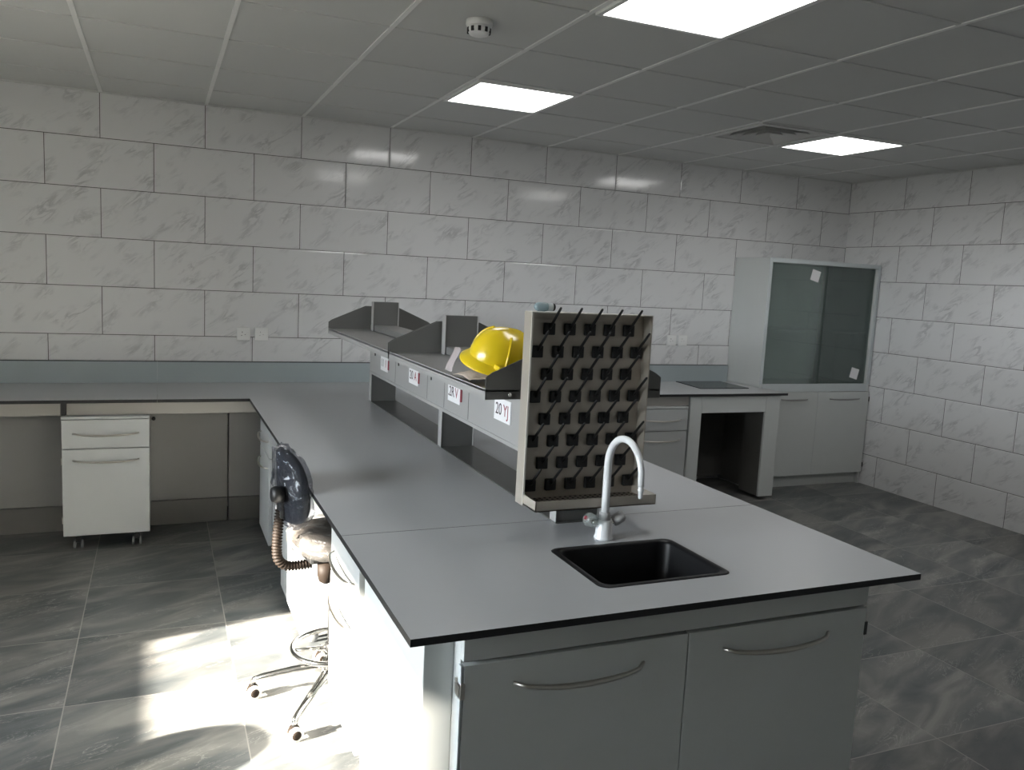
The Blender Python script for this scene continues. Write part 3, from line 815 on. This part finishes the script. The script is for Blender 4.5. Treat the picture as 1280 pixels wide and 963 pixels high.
# five chrome legs with casters
for k, ang in enumerate((161, 233, 89, 305, 17)):
    a = R(ang); d = Vector((math.cos(a), math.sin(a), 0))
    pts = []; rs = []
    for t, z, rr in ((.02, .128, .022), (.07, .126, .019), (.14, .112, .016), (.20, .096, .0145), (.245, .084, .0135), (.272, .074, .012), (.283, .060, .009)):
        pts.append(d*t*1.085+Vector((0, 0, z))); rs.append(rr)
    lg = MB().tube(pts, rs, 'chrome', 14).build('leg', None, ch)
    c = d*.302; rotm = Matrix.Translation((c.x, c.y, 0)) @ Matrix.Rotation(R(12) if k < 3 else a, 4, 'Z')
    cs = MB(); cs.tube([(0, 0, .05), (0, 0, .066)], .010, 'rubber', 12, mtx=rotm)
    cs.grid(lambda i, j: (.022*math.cos(PI*i/12)*1.05, (-.013, .013)[j], .027+.028*math.sin(PI*i/12)), 13, 2, 'bellow', mtx=rotm)
    co = cs.build('caster', None, lg)
    for s in (-1, 1):
        w = MB()
        m = rotm @ Matrix.Translation((0, s*.017, .0265)) @ Matrix.Rotation(-PI/2*s, 4, 'X')
        w.lathe([(.0265, -.006), (.0265, .006), (.017, .0075)], (0, 0, 0), 'wheelw', 22, m); w.lathe([(.0165, .007), (.0165, .009), (.006, .010)], (0, 0, 0), 'bellow', 18, m)
        w.build('wheel', None, co)
MB().lathe([(.045, .095), (.05, .11), (.05, .14), (.04, .165), (.032, .17)], (0, 0, 0), 'chrome').build('hub', None, ch)
MB().lathe([(.027, .165), (.027, .36), (.024, .365)], (0, 0, 0), 'rubber').build('column', None, ch)
MB().lathe([(.015, .36), (.015, .57)], (0, 0, 0), 'chrome').build('gas_piston', None, ch)
fr = MB().tube([(.155*math.cos(2*PI*k/48), .155*math.sin(2*PI*k/48), .212) for k in range(48)], .0105, 'chrome', 12, closed=True).build('foot_ring', None, ch)
for k in range(3):
    a = R(60+120*k); MB().tube([(.027*math.cos(a), .027*math.sin(a), .212), (.15*math.cos(a), .15*math.sin(a), .212)], .008, 'chrome', 10).build('spoke', None, fr)
MB().lathe([(.030, .195), (.036, .20), (.036, .225), (.030, .23)], (0, 0, 0), 'rubber').build('ring_collar', None, ch)
# tilt mechanism and the rounded cover under the seat
fm = Matrix.Rotation(FA, 4, 'Z')
MB().box(-.12, .10, -.06, .06, .565, .60, .01, mtx=fm).build('mechanism', 'rubber', ch)
MB().lathe([(.012, -.075), (.026, -.065), (.032, -.04), (.033, .0)], (0, 0, 0), 'bellow', 20, fm @ Matrix.Translation((-.06, -.055, .565))).build('tension_knob', None, ch)
# seat and its plastic cover
def sup(a, n=2.6):
    c, s = math.cos(a), math.sin(a); q = (abs(c)**n+abs(s)**n)**(-1/n); return c*q, s*q
NSEG = 72
def dense(prof, k):
    return [(p[0]+(q[0]-p[0])*t/k, p[1]+(q[1]-p[1])*t/k) for p, q in zip(prof, prof[1:]) for t in range(k)]+[prof[-1]]
def fold(p, sd, amp):
    """sharp ridged folds of thin film, pushed outwards only"""
    q = p*13+Vector((sd, sd*.5, 2)); n = 1-abs(mnoise.noise(q))*2.2
    q2 = Vector((p.x*12, p.y*12, p.z*85))+Vector((1, sd, 4)); n2 = 1-abs(mnoise.noise(q2))*2
    return amp*(max(0, n)**2+.8*max(0, n2)**2)
def cushion(rx, ry, z0, z1, g=0., crk=0., seed=0.):
    prof = [(0., 0.), (.6, 0.), (.9, .04), (.99, .25), (1., .5), (.985, .75), (.92, .92), (.75, 1.), (.4, .98), (0., .96)]
    if crk: prof = dense(prof, 5)
    def f(i, j):
        a = 2*PI*i/NSEG; x, y = sup(a); t, h = prof[j]
        p = Vector(((rx+g)*t*x, (ry+g)*t*y, z0-g+(z1-z0+2*g)*h))
        if crk:
            c0 = Vector((0, 0, (z0+z1)/2)); p += (p-c0).normalized()*fold(p, seed, crk)
        return p
    return f, NSEG, len(prof)
m = fm @ Matrix.Translation((.035, .030, 0))
f_, a_, b_ = cushion(.185, .180, .60, .665)
so = MB().grid(f_, a_, b_, 'seatfab', True, mtx=m).build('seat', None, ch)
f_, a_, b_ = cushion(.185, .180, .597, .668, .006, .010, 2.)
MB().grid(f_, a_, b_, 'film2', True, mtx=m).build('plastic_cover', None, so)
# backrest: tall rounded pad, tilted back a little
bm_ = fm @ Matrix.Translation((-.198, .006, .855)) @ Matrix.Rotation(R(-6), 4, 'Y') @ Matrix.Rotation(PI/2, 4, 'Y')
def pad(rx, ry, th, g=0., crk=0.):
    prof = [(0., -.5), (.7, -.5), (.93, -.42), (1., -.1), (1., .15), (.95, .40), (.75, .5), (0., .45)]
    if crk: prof = dense(prof, 6)
    def f(i, j):
        a = 2*PI*i/NSEG; x, y = sup(a, 3.); t, h = prof[j]
        wy = .97-.34*max(0, -x)**1.3+.10*max(0, x)   # narrower towards the top (+x is down here)
        p = Vector(((rx+g)*t*x, (ry+g)*t*y*wy, (th+2*g)*h+.10*(t*y)**2*.35))
        if crk:
            d_ = Vector((p.x*.4, p.y*.4, p.z*2.5)); p += d_.normalized()*fold(p, 1.3, crk) if d_.length > 1e-6 else Vector((0, 0, 0))
        return p
    return f, NSEG, len(prof)
f_, a_, b_ = pad(.135, .140, .04)
bo = MB().grid(f_, a_, b_, 'fabric', True, mtx=bm_).build('backrest', None, ch)
f_, a_, b_ = pad(.138, .143, .041, .004, .010)
MB().grid(f_, a_, b_, 'film', True, mtx=bm_).build('plastic_cover', None, bo)
# knob behind the backrest and the bellows-covered support bar
MB().lathe([(.012, 0), (.028, .004), (.030, .03), (.024, .042)], (0, 0, 0), 'rubber', 20, fm @ Matrix.Translation((-.215, -.035, .835)) @ Matrix.Rotation(-PI/2, 4, 'Y')).build('back_knob', None, ch)
MB().box(-.222, -.205, -.025, .025, .74, .85, .006, mtx=fm).build('back_bracket', 'rubber', ch)
key = [(-.215, .0, .765), (-.222, .0, .70), (-.226, 0, .64), (-.222, 0, .59), (-.20, 0, .562), (-.165, 0, .552), (-.10, 0, .552)]
def cr(P, n):
    out = []
    for i in range(len(P)-1):
        p0, p1, p2, p3 = [Vector(P[max(0, min(len(P)-1, i+q))]) for q in (-1, 0, 1, 2)]
        for k in range(n):
            t = k/n; out.append(.5*((2*p1)+(-p0+p2)*t+(2*p0-5*p1+4*p2-p3)*t*t+(-p0+3*p1-3*p2+p3)*t**3))
    return out+[Vector(P[-1])]
path = cr(key, 20)
dist = [0.]
for a, b in zip(path, path[1:]): dist.append(dist[-1]+(b-a).length)
pts = []; n = int(dist[-1]/.0028); q = 0
for k in range(n+1):
    t = dist[-1]*k/n
    while q < len(path)-2 and dist[q+1] < t: q += 1
    pts.append(path[q].lerp(path[q+1], (t-dist[q])/max(1e-9, dist[q+1]-dist[q])))
MB().tube(pts, [(.0190, .0180, .0130, .0130)[k % 4] for k in range(len(pts))], 'bellow', 16, mtx=fm).build('bellows', None, ch)

# bin shape added out of view, throws the rounded shade on the sun patch
st = thing('shadow_caster', 'round black shadow caster added out of view on the left, shading the sunlit floor', 'shadow caster', (-6.39, -3.19, 0))
MB().lathe([(.165, 0), (.172, .01), (.168, .27)], (-6.39, -3.19, 0), 'rubber').build('body', None, st)
MB().lathe([(.172, .271), (.172, .29), (.155, .325), (.115, .355), (.05, .372), (.01, .375)], (-6.39, -3.19, 0), 'rubber').build('lid', None, st)

# ------------------------------------------------------------------ light and camera
w = bpy.data.worlds.new('sky'); S.world = w; w.use_nodes = True
bg = w.node_tree.nodes['Background']
wt = w.node_tree; gn = wt.nodes.new('ShaderNodeTexCoord'); sx = wt.nodes.new('ShaderNodeSeparateXYZ'); wt.links.new(gn.outputs['Generated'], sx.inputs[0])
wt.links.new(ramp(wt, math_node(wt, 'MULTIPLY_ADD', sx.outputs[2], .5, .5), [(.49, (.13, .125, .115)), (.51, (.93, .96, 1.0)), (1., (.62, .78, 1.0))]), bg.inputs[0])
bg.inputs[1].default_value = 17.0
sun = bpy.data.lights.new('sun', 'SUN'); sun.energy = 50.; sun.angle = R(.9); sun.color = (1., .89, .77)
so_ = bpy.data.objects.new('sun', sun); COL.objects.link(so_)
az, el = R(13.), R(20.)
dv = Vector((math.cos(el)*math.cos(az), math.cos(el)*math.sin(az), -math.sin(el)))
so_.rotation_euler = dv.to_track_quat('-Z', 'Y').to_euler(); so_.location = (-12, -5, 4)
for (y0, y1, z0, z1) in W:
    al = bpy.data.lights.new('window_portal', 'AREA'); al.shape = 'RECTANGLE'; al.size = y1-y0; al.size_y = z1-z0
    al.cycles.is_portal = True
    ao = bpy.data.objects.new('window_portal', al); COL.objects.link(ao)
    ao.location = (XL-.16, (y0+y1)/2, (z0+z1)/2)
    ao.rotation_euler = Matrix(((0, 0, -1), (1, 0, 0), (0, -1, 0))).to_euler() if False else Vector((1, 0, 0)).to_track_quat('-Z', 'Z').to_euler()

cam = bpy.data.cameras.new('camera'); cam.sensor_fit = 'HORIZONTAL'; cam.sensor_width = 36.; cam.lens = 1032.1/1280*36.
cam.clip_start = .02
co = bpy.data.objects.new('camera', cam); COL.objects.link(co)
co.location = (-5.6818, -5.7559, 1.6254); co.rotation_euler = (1.4435, -.0502, -.4011)
S.camera = co
for o in bpy.data.objects:
    if '_off' in o: del o['_off']
vs = S.view_settings
S.display_settings.display_device = 'sRGB'
vs.view_transform = 'Standard'; vs.look = 'None'; vs.exposure = .88; vs.gamma = 1.; vs.use_curve_mapping = False
S.cycles.max_bounces = 10; S.cycles.diffuse_bounces = 6; S.cycles.transparent_max_bounces = 12
S.cycles.sample_clamp_indirect = 6.
